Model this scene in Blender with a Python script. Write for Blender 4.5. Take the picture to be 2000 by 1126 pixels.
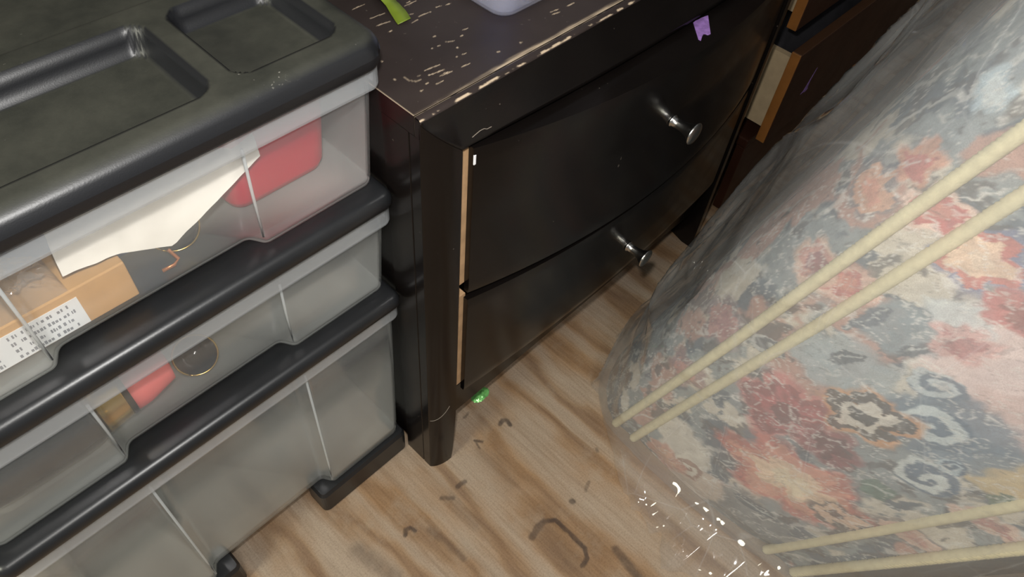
import bpy, bmesh, math, random
import numpy as np
from mathutils import Vector, Matrix

random.seed(4)
RNG = np.random.default_rng(7)
for o in list(bpy.data.objects):
    bpy.data.objects.remove(o)
SC = bpy.context.scene
COL = SC.collection

# ------------------------------------------------------------------ camera
FPX = 1436.385
RX = (0.69342165, -0.53207427, 0.48586354)     # world X in camera axes (right, down, forward)
RY = (-0.71682942, -0.57769574, 0.39041415)
RZ = (0.07295197, -0.61900291, -0.78199323)
CAMH = 1.0
cam_d = bpy.data.cameras.new('camera')
cam_d.sensor_fit = 'HORIZONTAL'
cam_d.sensor_width = 36.0
cam_d.lens = FPX / 2000.0 * 36.0
cam_d.clip_start = 0.01
cam = bpy.data.objects.new('camera', cam_d)
COL.objects.link(cam)
right = Vector((RX[0], RY[0], RZ[0])); down = Vector((RX[1], RY[1], RZ[1])); fwd = Vector((RX[2], RY[2], RZ[2]))
rot = Matrix((right, -down, -fwd)).transposed()
cam.matrix_world = Matrix.Translation((0, 0, CAMH)) @ rot.to_4x4()
SC.camera = cam

# ------------------------------------------------------------------ world, lamps, exposure
world = bpy.data.worlds.new('world'); SC.world = world; world.use_nodes = True
world.node_tree.nodes['Background'].inputs[0].default_value = (0.95, 0.97, 1.0, 1)
world.node_tree.nodes['Background'].inputs[1].default_value = 0.22
SC.view_settings.view_transform = 'Standard'
SC.view_settings.look = 'None'
SC.view_settings.gamma = 1.0
SC.view_settings.use_curve_mapping = False
SC.view_settings.exposure = 0.06
SC.cycles.transparent_max_bounces = 16
SC.cycles.max_bounces = 5
SC.cycles.glossy_bounces = 3
SC.cycles.adaptive_threshold = 0.04

def area_light(name, loc, target, size, power, color):
    d = bpy.data.lights.new(name, 'AREA'); d.shape = 'DISK'; d.size = size; d.energy = power; d.color = color
    o = bpy.data.objects.new(name, d); COL.objects.link(o); o.location = loc
    o.rotation_euler = (Vector(target) - Vector(loc)).to_track_quat('-Z', 'Y').to_euler()
    return o
area_light('ceiling_lamp', (-0.45, -0.85, 2.2), (0.35, 0.3, 0.2), 0.45, 14.0, (1.0, 0.96, 0.90))
area_light('side_lamp', (-1.25, 0.25, 1.35), (0.1, 0.5, 0.45), 0.5, 17.0, (1.0, 0.98, 0.80))
area_light('camera_flash', (0.03, 0.05, 1.03), (0.45, 0.26, 0.25), 0.03, 4.6, (1.0, 0.98, 0.95))

# ------------------------------------------------------------------ helpers
def ray(u, v):
    a, b = (u - 1000.0) / FPX, (v - 563.0) / FPX
    return np.array([RX[0]*a + RX[1]*b + RX[2], RY[0]*a + RY[1]*b + RY[2], RZ[0]*a + RZ[1]*b + RZ[2]])
def onz(u, v, z):
    d = ray(u, v); t = (z - CAMH) / d[2]; return (d[0]*t, d[1]*t)
def onx(u, v, x):
    d = ray(u, v); t = x / d[0]; return (d[1]*t, CAMH + d[2]*t)

def lin(c):
    return c / 12.92 if c <= 0.04045 else ((c + 0.055) / 1.055) ** 2.4
def rgb(r, g, b):
    return (lin(r/255), lin(g/255), lin(b/255), 1.0)

def new_mat(name):
    m = bpy.data.materials.new(name); m.use_nodes = True
    nt = m.node_tree
    return m, nt, nt.nodes['Principled BSDF'], nt.nodes['Material Output']

def N(nt, kind, **kw):
    n = nt.nodes.new(kind)
    for k, v in kw.items():
        if k.startswith('i_'):
            n.inputs[int(k[2:])].default_value = v
        else:
            setattr(n, k, v)
    return n

def coords(nt, scale=(1, 1, 1), rot=(0, 0, 0)):
    g = nt.nodes.new('ShaderNodeNewGeometry')
    mp = nt.nodes.new('ShaderNodeMapping'); mp.inputs['Scale'].default_value = scale; mp.inputs['Rotation'].default_value = rot
    nt.links.new(g.outputs['Position'], mp.inputs[0]); return mp.outputs[0]

def noise(nt, vec, scale, detail=4, rough=0.55, dist=0.0):
    n = nt.nodes.new('ShaderNodeTexNoise'); n.inputs['Scale'].default_value = scale; n.inputs['Detail'].default_value = detail
    n.inputs['Roughness'].default_value = rough; n.inputs['Distortion'].default_value = dist
    nt.links.new(vec, n.inputs['Vector']); return n.outputs['Fac']

def ramp(nt, fac, stops):
    r = nt.nodes.new('ShaderNodeValToRGB')
    el = r.color_ramp.elements
    el[0].position, el[0].color = stops[0][0], stops[0][1]
    el[1].position, el[1].color = stops[-1][0], stops[-1][1]
    for p, c in stops[1:-1]:
        e = el.new(p); e.color = c
    nt.links.new(fac, r.inputs[0]); return r.outputs[0]

def mixc(nt, fac, a, b, mode='MIX'):
    m = nt.nodes.new('ShaderNodeMix'); m.data_type = 'RGBA'; m.blend_type = mode
    for sock, val in ((m.inputs[0], fac), (m.inputs[6], a), (m.inputs[7], b)):
        if hasattr(val, 'links'):
            nt.links.new(val, sock)
        else:
            sock.default_value = val
    return m.outputs[2]

def bump(nt, p, height, strength=0.3, dist=0.002):
    b = nt.nodes.new('ShaderNodeBump'); b.inputs['Strength'].default_value = strength; b.inputs['Distance'].default_value = dist
    nt.links.new(height, b.inputs['Height']); nt.links.new(b.outputs[0], p.inputs['Normal']); return b

def simple(name, col, rough=0.5, metal=0.0, spec=0.5, var=0.12, vscale=30.0, bmp=0.0, bscale=200.0, sheen=0.0):
    m, nt, p, out = new_mat(name)
    v = coords(nt)
    n = noise(nt, v, vscale, 5)
    c = ramp(nt, n, [(0.3, tuple(x*(1-var) for x in col[:3]) + (1,)), (0.7, tuple(min(1, x*(1+var)) for x in col[:3]) + (1,))])
    nt.links.new(c, p.inputs['Base Color'])
    p.inputs['Roughness'].default_value = rough; p.inputs['Metallic'].default_value = metal
    p.inputs['Specular IOR Level'].default_value = spec
    if bmp: bump(nt, p, noise(nt, v, bscale, 3), bmp, 0.001)
    return m

# ---- mesh building
def link(name, me, mat, parent=None, smooth=False):
    o = bpy.data.objects.new(name, me); COL.objects.link(o)
    if mat is not None: me.materials.append(mat)
    if parent is not None: o.parent = parent
    if smooth:
        me.polygons.foreach_set('use_smooth', [True]*len(me.polygons))
    return o

def mesh_from(verts, faces):
    me = bpy.data.meshes.new('mesh'); me.from_pydata([tuple(v) for v in verts], [], faces); me.update(); return me

def tag(o, label=None, cat=None, group=None, kind=None):
    if label: o['label'] = label
    if cat: o['category'] = cat
    if group: o['group'] = group
    if kind: o['kind'] = kind
    return o

def empty(name, loc, label, cat, group=None):
    o = bpy.data.objects.new(name, None); COL.objects.link(o); o.empty_display_size = 0.05
    o['origin'] = 1
    del o['origin']
    o.location = loc
    return tag(o, label, cat, group)

def adopt(o, parent):
    o.parent = parent
    o.matrix_parent_inverse = Matrix.Translation(-Vector(root_loc(parent)))
    return o
def root_loc(p):
    l = Vector((0, 0, 0))
    while p is not None:
        l = l + p.location; p = p.parent
    return l

def part(name, me, mat, parent, smooth=False):
    """parts are modelled in world coordinates; keep them there under their thing"""
    o = link(name, me, mat, None, smooth)
    if parent is not None:
        o.parent = parent
        off = Vector((0, 0, 0)); p = parent
        while p is not None:
            off += p.location; p = p.parent
        # parents at identity rotation; mesh children sit at local zero of chain
        o.matrix_parent_inverse = Matrix.Identity(4)
        o.location = -off
    return o

def box_me(lo, hi, bevel=0.0, seg=2):
    bm = bmesh.new()
    bmesh.ops.create_cube(bm, size=1.0)
    for v in bm.verts:
        v.co = Vector([lo[i] + (v.co[i] + 0.5) * (hi[i] - lo[i]) for i in range(3)])
    if bevel > 0:
        bmesh.ops.bevel(bm, geom=bm.edges[:], offset=bevel, segments=seg, profile=0.5, affect='EDGES')
    me = bpy.data.meshes.new('box'); bm.to_mesh(me); bm.free(); return me

def grid_me(P, attr=None, closed_u=False):
    """P: (nu, nv, 3) array -> quad grid mesh; attr: dict name->(nu,nv) or (nu,nv,3)"""
    nu, nv = P.shape[:2]
    me = bpy.data.meshes.new('grid')
    idx = np.arange(nu*nv).reshape(nu, nv)
    if closed_u:
        idx2 = np.vstack([idx, idx[:1]])
    else:
        idx2 = idx
    q = np.stack([idx2[:-1, :-1], idx2[1:, :-1], idx2[1:, 1:], idx2[:-1, 1:]], -1).reshape(-1, 4)
    me.vertices.add(nu*nv); me.vertices.foreach_set('co', P.reshape(-1).astype(np.float32))
    me.loops.add(q.size); me.loops.foreach_set('vertex_index', q.reshape(-1).astype(np.int32))
    me.polygons.add(len(q)); me.polygons.foreach_set('loop_start', np.arange(0, q.size, 4, dtype=np.int32))
    me.polygons.foreach_set('loop_total', np.full(len(q), 4, np.int32))
    me.update(calc_edges=True)
    if attr:
        for k, a in attr.items():
            if a.ndim == 3:
                at = me.attributes.new(k, 'FLOAT_COLOR', 'POINT')
                c = np.ones((nu*nv, 4), np.float32); c[:, :3] = a.reshape(-1, 3)
                at.data.foreach_set('color', c.reshape(-1))
            else:
                at = me.attributes.new(k, 'FLOAT', 'POINT'); at.data.foreach_set('value', a.reshape(-1).astype(np.float32))
    return me

def loft_me(loops, cap0=True, cap1=True):
    """loops: list of equal-length closed rings"""
    n = len(loops[0]); V = [p for L in loops for p in L]; F = []
    for i in range(len(loops)-1):
        for j in range(n):
            a, b = i*n + j, i*n + (j+1) % n
            F.append((a, b, b+n, a+n))
    if cap0: F.append(tuple(reversed(range(n))))
    if cap1: F.append(tuple(range((len(loops)-1)*n, len(loops)*n)))
    me = mesh_from(V, F); fix_normals(me); return me

def fix_normals(me):
    bm = bmesh.new(); bm.from_mesh(me); bmesh.ops.recalc_face_normals(bm, faces=bm.faces); bm.to_mesh(me); bm.free()

def join_me(mes):
    bm = bmesh.new()
    for m in mes: bm.from_mesh(m)
    me = bpy.data.meshes.new('joined'); bm.to_mesh(me); bm.free()
    for m in mes: bpy.data.meshes.remove(m)
    return me

def fillet(pts, radii, n=6):
    out = []; m = len(pts)
    for i in range(m):
        p = Vector(pts[i]); a = Vector(pts[i-1]) - p; b = Vector(pts[(i+1) % m]) - p
        r = radii[i] if isinstance(radii, (list, tuple)) else radii
        if r <= 0:
            out.append((p.x, p.y)); continue
        an = a.normalized(); bn = b.normalized(); ang = an.angle(bn)
        d = min(r / math.tan(ang/2), a.length*0.49, b.length*0.49); rr = d * math.tan(ang/2)
        c = p + (an + bn).normalized() * (rr / math.sin(ang/2))
        s = p + an*d - c; e = p + bn*d - c
        a0 = math.atan2(s.y, s.x); a1 = math.atan2(e.y, e.x)
        da = (a1 - a0 + math.pi) % (2*math.pi) - math.pi
        for k in range(n+1):
            t = a0 + da*k/n; out.append((c.x + rr*math.cos(t), c.y + rr*math.sin(t)))
    return out

def offset(poly, d):
    """inward offset for counter-clockwise polygons (positive d = inward)"""
    out = []; m = len(poly)
    for i in range(m):
        p = Vector(poly[i]); a = (p - Vector(poly[i-1])); b = (Vector(poly[(i+1) % m]) - p)
        if a.length < 1e-9: a = b
        if b.length < 1e-9: b = a
        na = Vector((-a.y, a.x)).normalized(); nb = Vector((-b.y, b.x)).normalized()
        nn = (na + nb)
        if nn.length < 1e-6: nn = na
        nn.normalize(); k = max(0.5, nn.dot(na))
        q = p + nn * (d / k); out.append((q.x, q.y))
    return out

def ring3(poly, z): return [(x, y, z) for x, y in poly]

def tube_me(pts, radius, n=12, twist=0.0, lobes=0, cap=True):
    P = [Vector(p) for p in pts]; V = []; F = []
    up = Vector((0.3, 0.2, 0.93)); s = 0.0
    for i, p in enumerate(P):
        t = (P[min(i+1, len(P)-1)] - P[max(i-1, 0)]).normalized()
        a = t.cross(up)
        if a.length < 1e-4: a = t.cross(Vector((1, 0, 0)))
        a.normalize(); b = t.cross(a)
        if i: s += (p - P[i-1]).length
        r0 = radius[i] if isinstance(radius, (list, tuple)) else radius
        for k in range(n):
            th = 2*math.pi*k/n
            r = r0 * (1 + (0.20*abs(math.cos(lobes*0.5*(th + twist*s))) - 0.10 if lobes else 0))
            V.append(p + a*(r*math.cos(th)) + b*(r*math.sin(th)))
    for i in range(len(P)-1):
        for k in range(n):
            F.append((i*n+k, i*n+(k+1) % n, (i+1)*n+(k+1) % n, (i+1)*n+k))
    if cap:
        F.append(tuple(reversed(range(n)))); F.append(tuple(range((len(P)-1)*n, len(P)*n)))
    me = mesh_from(V, F); fix_normals(me); return me

def lathe_me(profile, origin, axis, n=32, cap0=True, cap1=True):
    ax = Vector(axis).normalized(); t = ax.orthogonal().normalized(); b = ax.cross(t); o = Vector(origin)
    loops = []
    for r, h in profile:
        loops.append([tuple(o + ax*h + t*(r*math.cos(2*math.pi*k/n)) + b*(r*math.sin(2*math.pi*k/n))) for k in range(n)])
    return loft_me(loops, cap0, cap1)

# ---- numpy noise for painted patterns and wrinkles
def vnoise(x, y, seed=0):
    xi = np.floor(x).astype(np.int64); yi = np.floor(y).astype(np.int64); fx = x - xi; fy = y - yi
    def h(a, b):
        k = (a*374761393 + b*668265263 + seed*974634541) & 0x7fffffff
        k = ((k ^ (k >> 13)) * 1274126177) & 0x7fffffff
        return ((k ^ (k >> 16)) & 0xffff) / 65535.0
    sx = fx*fx*(3-2*fx); sy = fy*fy*(3-2*fy)
    return (h(xi, yi)*(1-sx) + h(xi+1, yi)*sx)*(1-sy) + (h(xi, yi+1)*(1-sx) + h(xi+1, yi+1)*sx)*sy
def fbm(x, y, seed=0, oct=4):
    s = 0; a = 0.5; f = 1.0; tot = 0
    for i in range(oct):
        s = s + a*vnoise(x*f, y*f, seed+i*17); tot += a; a *= 0.5; f *= 2.03
    return s/tot
def seg_dist(X, Y, pts):
    d = np.full(X.shape, 1e9)
    for (x0, y0), (x1, y1) in zip(pts[:-1], pts[1:]):
        dx, dy = x1-x0, y1-y0; L = dx*dx+dy*dy+1e-12
        t = np.clip(((X-x0)*dx + (Y-y0)*dy)/L, 0, 1)
        d = np.minimum(d, np.hypot(X-x0-t*dx, Y-y0-t*dy))
    return d
def sstep(a, b, x):
    t = np.clip((x-a)/(b-a), 0, 1); return t*t*(3-2*t)

# ------------------------------------------------------------------ materials
def wood_floor():
    m, nt, p, out = new_mat('plywood')
    v0 = coords(nt)
    warp = noise(nt, coords(nt, (1.0, 0.30, 1)), 5.0, 3, 0.5)
    warp2 = noise(nt, coords(nt, (1.0, 0.30, 1)), 16.0, 3, 0.5)
    sep = N(nt, 'ShaderNodeSeparateXYZ'); nt.links.new(v0, sep.inputs[0])
    def mth(op, a, b):
        k = N(nt, 'ShaderNodeMath', operation=op)
        for s, val in ((k.inputs[0], a), (k.inputs[1], b)):
            if hasattr(val, 'links'): nt.links.new(val, s)
            else: s.default_value = val
        return k.outputs[0]
    ph = mth('ADD', mth('MULTIPLY', sep.outputs[0], 85.0), mth('MULTIPLY', warp, 26.0))
    ph = mth('ADD', ph, mth('MULTIPLY', warp2, 7.0))
    band = mth('ADD', mth('MULTIPLY', mth('SINE', ph, 0.0), 0.5), 0.5)
    fine = noise(nt, coords(nt, (1, 0.05, 1)), 260.0, 4, 0.6)
    blot = noise(nt, coords(nt, (1, 0.5, 1)), 9.0, 4, 0.6)
    c1 = ramp(nt, band, [(0.0, rgb(128, 104, 82)), (0.14, rgb(143, 119, 94)), (0.40, rgb(154, 134, 113)), (1.0, rgb(158, 141, 122))])
    c2 = ramp(nt, band, [(0.0, rgb(134, 105, 76)), (0.45, rgb(148, 118, 87)), (1.0, rgb(154, 133, 111))])
    sel = ramp(nt, blot, [(0.42, (0, 0, 0, 1)), (0.62, (1, 1, 1, 1))])
    c = mixc(nt, sel, c1, c2)
    grey = noise(nt, v0, 14.0, 5, 0.65)
    gm = ramp(nt, grey, [(0.52, (0, 0, 0, 1)), (0.75, (0.55, 0.55, 0.55, 1))])
    c = mixc(nt, gm, c, rgb(158, 144, 126))
    strk = noise(nt, coords(nt, (1, 0.07, 1)), 75.0, 3, 0.6, 0.6)
    sk = ramp(nt, strk, [(0.34, (0.70, 0.64, 0.58, 1)), (0.50, (1, 1, 1, 1))])
    c = mixc(nt, 0.45, c, sk, 'MULTIPLY')
    fr = ramp(nt, fine, [(0.3, (0.82, 0.80, 0.78, 1)), (0.6, (1, 1, 1, 1))])
    c = mixc(nt, 1.0, c, fr, 'MULTIPLY')
    gr = noise(nt, v0, 420.0, 3, 0.7)
    gs = ramp(nt, gr, [(0.34, (0.78, 0.76, 0.74, 1)), (0.52, (1, 1, 1, 1)), (0.72, (1.10, 1.10, 1.10, 1))])
    c = mixc(nt, 0.8, c, gs, 'MULTIPLY')
    at = N(nt, 'ShaderNodeAttribute', attribute_name='stain')
    c = mixc(nt, at.outputs['Fac'], c, rgb(38, 31, 32))
    nt.links.new(c, p.inputs['Base Color'])
    p.inputs['Roughness'].default_value = 0.62; p.inputs['Specular IOR Level'].default_value = 0.3
    bump(nt, p, fine, 0.25, 0.0006)
    return m

def dark_wood(name, wear=True, rough=0.16, col=rgb(15, 12, 11), speck=0.755):
    """espresso lacquer over pale wood; the wear attribute shows the wood"""
    m, nt, p, out = new_mat(name)
    v = coords(nt)
    big = noise(nt, v, 9.0, 4)
    c = ramp(nt, big, [(0.35, tuple(x*0.8 for x in col[:3])+(1,)), (0.7, tuple(x*1.25 for x in col[:3])+(1,))])
    dust = noise(nt, v, 170.0, 2, 0.5)
    dm = ramp(nt, dust, [(speck, (0, 0, 0, 1)), (speck+0.04, (0.6, 0.6, 0.6, 1))])
    c = mixc(nt, dm, c, rgb(92, 84, 76))
    if wear:
        at = N(nt, 'ShaderNodeAttribute', attribute_name='wear')
        c = mixc(nt, at.outputs['Fac'], c, rgb(196, 176, 150))
    nt.links.new(c, p.inputs['Base Color'])
    sm = noise(nt, v, 22.0, 5, 0.6)
    r = ramp(nt, sm, [(0.3, (rough, rough, rough, 1)), (0.75, (rough+0.10,)*3 + (1,))])
    nt.links.new(r, p.inputs['Roughness'])
    p.inputs['Specular IOR Level'].default_value = 0.24
    return m

def clear_plastic(name, tint, haze, rough=0.12, ior=1.49, wrinkle=0.0, wscale=40.0, see=(1, 1, 1, 1), crease=0.0):
    """thin translucent plastic: part of the light goes straight through, part scatters, the rest is gloss"""
    m = bpy.data.materials.new(name); m.use_nodes = True; nt = m.node_tree
    for n in list(nt.nodes): nt.nodes.remove(n)
    out = N(nt, 'ShaderNodeOutputMaterial')
    tr = N(nt, 'ShaderNodeBsdfTransparent'); tr.inputs[0].default_value = see
    di = N(nt, 'ShaderNodeBsdfDiffuse'); di.inputs[0].default_value = tint
    tl = N(nt, 'ShaderNodeBsdfTranslucent'); tl.inputs[0].default_value = tint
    gl = N(nt, 'ShaderNodeBsdfGlossy'); gl.inputs['Roughness'].default_value = rough; gl.inputs[0].default_value = (1, 1, 1, 1)
    # reflectance from the angle between surface and ray, the same from both sides of the sheet
    geo = N(nt, 'ShaderNodeNewGeometry'); dt = N(nt, 'ShaderNodeVectorMath', operation='DOT_PRODUCT')
    nt.links.new(geo.outputs['Incoming'], dt.inputs[1])
    ab = N(nt, 'ShaderNodeMath', operation='ABSOLUTE'); nt.links.new(dt.outputs['Value'], ab.inputs[0])
    iv = N(nt, 'ShaderNodeMath', operation='SUBTRACT'); iv.inputs[0].default_value = 1.0; iv.use_clamp = True; nt.links.new(ab.outputs[0], iv.inputs[1])
    pw = N(nt, 'ShaderNodeMath', operation='POWER'); pw.inputs[1].default_value = 5.0; nt.links.new(iv.outputs[0], pw.inputs[0])
    f0 = ((ior-1)/(ior+1))**2
    fr = N(nt, 'ShaderNodeMath', operation='MULTIPLY_ADD'); fr.inputs[1].default_value = 1-f0; fr.inputs[2].default_value = f0
    nt.links.new(pw.outputs[0], fr.inputs[0])
    v = coords(nt)
    hr = N(nt, 'ShaderNodeRGB').outputs[0]; hr.default_value = (haze, haze, haze, 1)
    if crease:                                # white stress lines where the sheet has been folded
        def lines(scale, rot, sc, w, amt):
            vo = N(nt, 'ShaderNodeTexVoronoi', feature='DISTANCE_TO_EDGE'); vo.inputs['Scale'].default_value = scale
            nt.links.new(coords(nt, sc, rot), vo.inputs['Vector'])
            return ramp(nt, vo.outputs['Distance'], [(0.0, (amt, amt, amt, 1)), (w, (0, 0, 0, 1))])
        ls = lines(11.0, (0.4, 0.2, 0.0), (1, 1, 0.45), 0.013, 1.0)
        pt = ramp(nt, noise(nt, v, 7.0, 0), [(0.42, (0, 0, 0, 1)), (0.62, (crease, crease, crease, 1))])
        hr = mixc(nt, 1.0, hr, mixc(nt, 1.0, ls, pt, 'MULTIPLY'), 'ADD')
    a = N(nt, 'ShaderNodeMixShader'); a.inputs[0].default_value = 0.45
    nt.links.new(di.outputs[0], a.inputs[1]); nt.links.new(tl.outputs[0], a.inputs[2])
    b = N(nt, 'ShaderNodeMixShader'); nt.links.new(hr, b.inputs[0])
    nt.links.new(tr.outputs[0], b.inputs[1]); nt.links.new(a.outputs[0], b.inputs[2])
    c = N(nt, 'ShaderNodeMixShader'); nt.links.new(fr.outputs[0], c.inputs[0])
    nt.links.new(b.outputs[0], c.inputs[1]); nt.links.new(gl.outputs[0], c.inputs[2])
    nt.links.new(c.outputs[0], out.inputs[0])
    if wrinkle:
        cv = coords(nt, (1, 1, 0.55))
        wn = N(nt, 'ShaderNodeTexNoise'); wn.inputs['Scale'].default_value = 9.0; wn.inputs['Detail'].default_value = 0.0; nt.links.new(cv, wn.inputs['Vector'])
        wa = N(nt, 'ShaderNodeVectorMath', operation='MULTIPLY_ADD'); wa.inputs[1].default_value = (0.16, 0.16, 0.16)
        nt.links.new(wn.outputs['Color'], wa.inputs[0]); nt.links.new(cv, wa.inputs[2])
        vo = N(nt, 'ShaderNodeTexVoronoi', feature='F1'); vo.inputs['Scale'].default_value = wscale; nt.links.new(wa.outputs[0], vo.inputs['Vector'])
        w2 = noise(nt, cv, wscale*0.7, 2, 0.6, 0.0)
        wm = N(nt, 'ShaderNodeMath', operation='MULTIPLY_ADD'); wm.inputs[1].default_value = 0.55
        nt.links.new(vo.outputs['Distance'], wm.inputs[0]); nt.links.new(w2, wm.inputs[2]); w = wm.outputs[0]
        bp = N(nt, 'ShaderNodeBump'); bp.inputs['Strength'].default_value = wrinkle; bp.inputs['Distance'].default_value = 0.006
        nt.links.new(w, bp.inputs['Height'])
        nt.links.new(bp.outputs[0], gl.inputs['Normal']); nt.links.new(bp.outputs[0], dt.inputs[0])
    else:
        nt.links.new(geo.outputs['Normal'], dt.inputs[0])
    return m

def attr_fabric():
    m, nt, p, out = new_mat('tapestry_fabric')
    at = N(nt, 'ShaderNodeAttribute', attribute_name='paint')
    v = coords(nt)
    weave = noise(nt, v, 900.0, 2, 0.5)
    wr = ramp(nt, weave, [(0.3, (0.82, 0.82, 0.82, 1)), (0.7, (1.08, 1.08, 1.08, 1))])
    c = mixc(nt, 1.0, at.outputs['Color'], wr, 'MULTIPLY')
    nt.links.new(c, p.inputs['Base Color']); p.inputs['Roughness'].default_value = 0.85
    p.inputs['Specular IOR Level'].default_value = 0.15
    bump(nt, p, weave, 0.3, 0.0008)
    return m

M = {}
M['floor'] = wood_floor()
M['wall'] = simple('painted_wall', rgb(96, 92, 86), 0.8)
M['espresso'] = dark_wood('espresso_lacquer')
M['espresso_top'] = dark_wood('espresso_lacquer_top', rough=0.34, col=rgb(47, 40, 38), speck=0.72)
M['box_wood'] = simple('drawer_box_wood', rgb(186, 150, 112), 0.6, var=0.15, vscale=60)
M['steel'] = simple('brushed_steel', rgb(190, 188, 184), 0.24, 1.0, var=0.05)
M['black_plastic'] = simple('black_plastic', rgb(27, 28, 30), 0.36, spec=0.5, var=0.15, bmp=0.06, bscale=700)
def lid_mat():
    m, nt, p, out = new_mat('dusty_black_plastic')
    v = coords(nt)
    d = noise(nt, v, 18.0, 6, 0.65)
    c = ramp(nt, d, [(0.35, rgb(40, 41, 36)), (0.7, rgb(60, 60, 53))])
    sp = noise(nt, v, 330.0, 2, 0.5)
    pm = noise(nt, v, 12.0, 3)
    k = N(nt, 'ShaderNodeMath', operation='MULTIPLY'); nt.links.new(sp, k.inputs[0]); nt.links.new(pm, k.inputs[1])
    sm = ramp(nt, k.outputs[0], [(0.425, (0, 0, 0, 1)), (0.47, (0.6, 0.6, 0.6, 1))])
    c = mixc(nt, sm, c, rgb(150, 146, 138))
    at = N(nt, 'ShaderNodeAttribute', attribute_name='dust')
    c = mixc(nt, at.outputs['Fac'], rgb(22, 23, 26), c)
    nt.links.new(c, p.inputs['Base Color'])
    mr = N(nt, 'ShaderNodeMapRange'); mr.inputs[3].default_value = 0.40; mr.inputs[4].default_value = 0.55
    nt.links.new(at.outputs['Fac'], mr.inputs[0]); nt.links.new(mr.outputs[0], p.inputs['Roughness'])
    bump(nt, p, noise(nt, v, 900.0, 2), 0.12, 0.0005)
    return m
M['lid'] = lid_mat()
M['frost'] = clear_plastic('frosted_drawer_plastic', rgb(228, 231, 229), 0.10, 0.14)
M['frost_bright_body'] = clear_plastic('brightened_drawer_plastic', rgb(234, 237, 233), 0.44, 0.3)  # same plastic with more haze, standing in for brightness inside the drawers
M['frost_rim'] = clear_plastic('frosted_rim_plastic', rgb(220, 225, 228), 0.32, 0.16)
M['frost_glint'] = clear_plastic('pale_edge_glint', rgb(232, 236, 236), 0.5, 0.16)  # haze raised to imitate light caught on the step edges
M['film'] = clear_plastic('clear_wrap_film', rgb(232, 234, 235), 0.12, 0.05, 1.50, 0.45, 26.0, crease=0.12)
M['film_inner'] = clear_plastic('clear_wrap_film_inner', rgb(225, 228, 230), 0.19, 0.09, 1.45, 0.35, 24.0, crease=0.10)
M['fabric'] = attr_fabric()
M['cord'] = simple('cream_cord', rgb(203, 193, 158), 0.8, spec=0.2, var=0.10, vscale=120, bmp=0.3, bscale=500)
M['black_cloth'] = simple('black_cloth', rgb(24, 24, 25), 0.85, var=0.2)
M['brown'] = dark_wood('brown_dresser', wear=False, rough=0.33, col=rgb(52, 30, 20), speck=0.74)
M['orange_edge'] = simple('orange_edge_band', rgb(132, 84, 36), 0.5, var=0.12, vscale=40)
M['scuff'] = simple('grey_scuff', rgb(120, 110, 100), 0.7)
M['pale_wood'] = simple('pale_drawer_side', rgb(182, 160, 126), 0.6, var=0.1, vscale=50)
M['purple'] = simple('purple_paint', rgb(138, 104, 168), 0.6, var=0.3, vscale=160)
M['white_chip'] = simple('white_chip', rgb(235, 235, 238), 0.5, var=0.03)
M['cardboard'] = simple('cardboard', rgb(206, 160, 104), 0.7, var=0.06, vscale=60)
M['label'] = simple('white_label', rgb(240, 240, 238), 0.5, var=0.02)
M['ink'] = simple('grey_ink', rgb(140, 140, 144), 0.7, var=0.2)
M['paper'] = simple('white_paper', rgb(240, 234, 222), 0.6, var=0.03)
M['red'] = simple('red_plastic', rgb(214, 36, 62), 0.35, var=0.05)
M['gold'] = simple('gold_metal', rgb(222, 184, 104), 0.2, 1.0, var=0.05)
M['copper'] = simple('copper_metal', rgb(214, 140, 90), 0.35, 0.6, var=0.05)
M['gloss_black'] = simple('gloss_black', rgb(20, 21, 24), 0.12, var=0.1)
M['pink'] = simple('pink_plastic', rgb(238, 120, 116), 0.5, var=0.04)
M['bag'] = clear_plastic('clear_bag', rgb(225, 228, 230), 0.20, 0.05, 1.6, 0.9, 60.0)
M['blue'] = simple('blue_plastic', rgb(84, 134, 240), 0.5, var=0.12, vscale=40)
M['blue_grey'] = simple('blue_paper', rgb(92, 124, 176), 0.6, var=0.06)
M['tub'] = clear_plastic('milky_tub_plastic', rgb(236, 234, 246), 0.24, 0.16)
M['green_tape'] = simple('green_tape', rgb(108, 126, 36), 0.45, var=0.10, vscale=60)
M['foil'] = simple('green_foil', rgb(130, 206, 116), 0.25, 0.35, var=0.3, vscale=160)
M['grey_cloth'] = simple('grey_cloth', rgb(58, 56, 60), 0.85, var=0.25)

# ------------------------------------------------------------------ floor and walls
def axis_coords(lo, hi, f0, f1, step):
    a = list(np.linspace(lo, f0, 6)[:-1]); b = list(np.arange(f0, f1, step)); c = list(np.linspace(f1, hi, 6))
    return np.array(a + b + c)
fx = axis_coords(-1.6, 2.6, 0.10, 0.90, 0.0016); fy = axis_coords(-1.6, 1.2, -0.12, 0.42, 0.0016)
FX, FY = np.meshgrid(fx, fy, indexing='ij')
stain = np.zeros(FX.shape)
def floor_mark(px, width, amt, soft=0.6):
    global stain
    pts = [onz(u, v, 0.0) for u, v in px]
    wob = 0.0035*(fbm(FX*90, FY*90, 5) - 0.5)
    d = seg_dist(FX + wob, FY - wob, pts)
    k = amt * (1 - sstep(width*soft, width*1.25, d)) * (0.55 + 0.6*fbm(FX*140, FY*140, 9))
    stain = np.maximum(stain, np.clip(k, 0, 1))
floor_mark([(1062, 1018), (1085, 1015), (1112, 1040), (1142, 1070), (1147, 1088), (1137, 1104)], 0.0035, 0.80)
floor_mark([(1062, 1018), (1050, 1032), (1040, 1048)], 0.0055, 0.62)
floor_mark([(1060, 1040), (1090, 1070), (1120, 1100)], 0.018, 0.22, 0.2)
floor_mark([(977, 828), (983, 820), (990, 820), (997, 829)], 0.0035, 0.75)
floor_mark([(927, 860), (942, 862)], 0.0022, 0.8)
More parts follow.
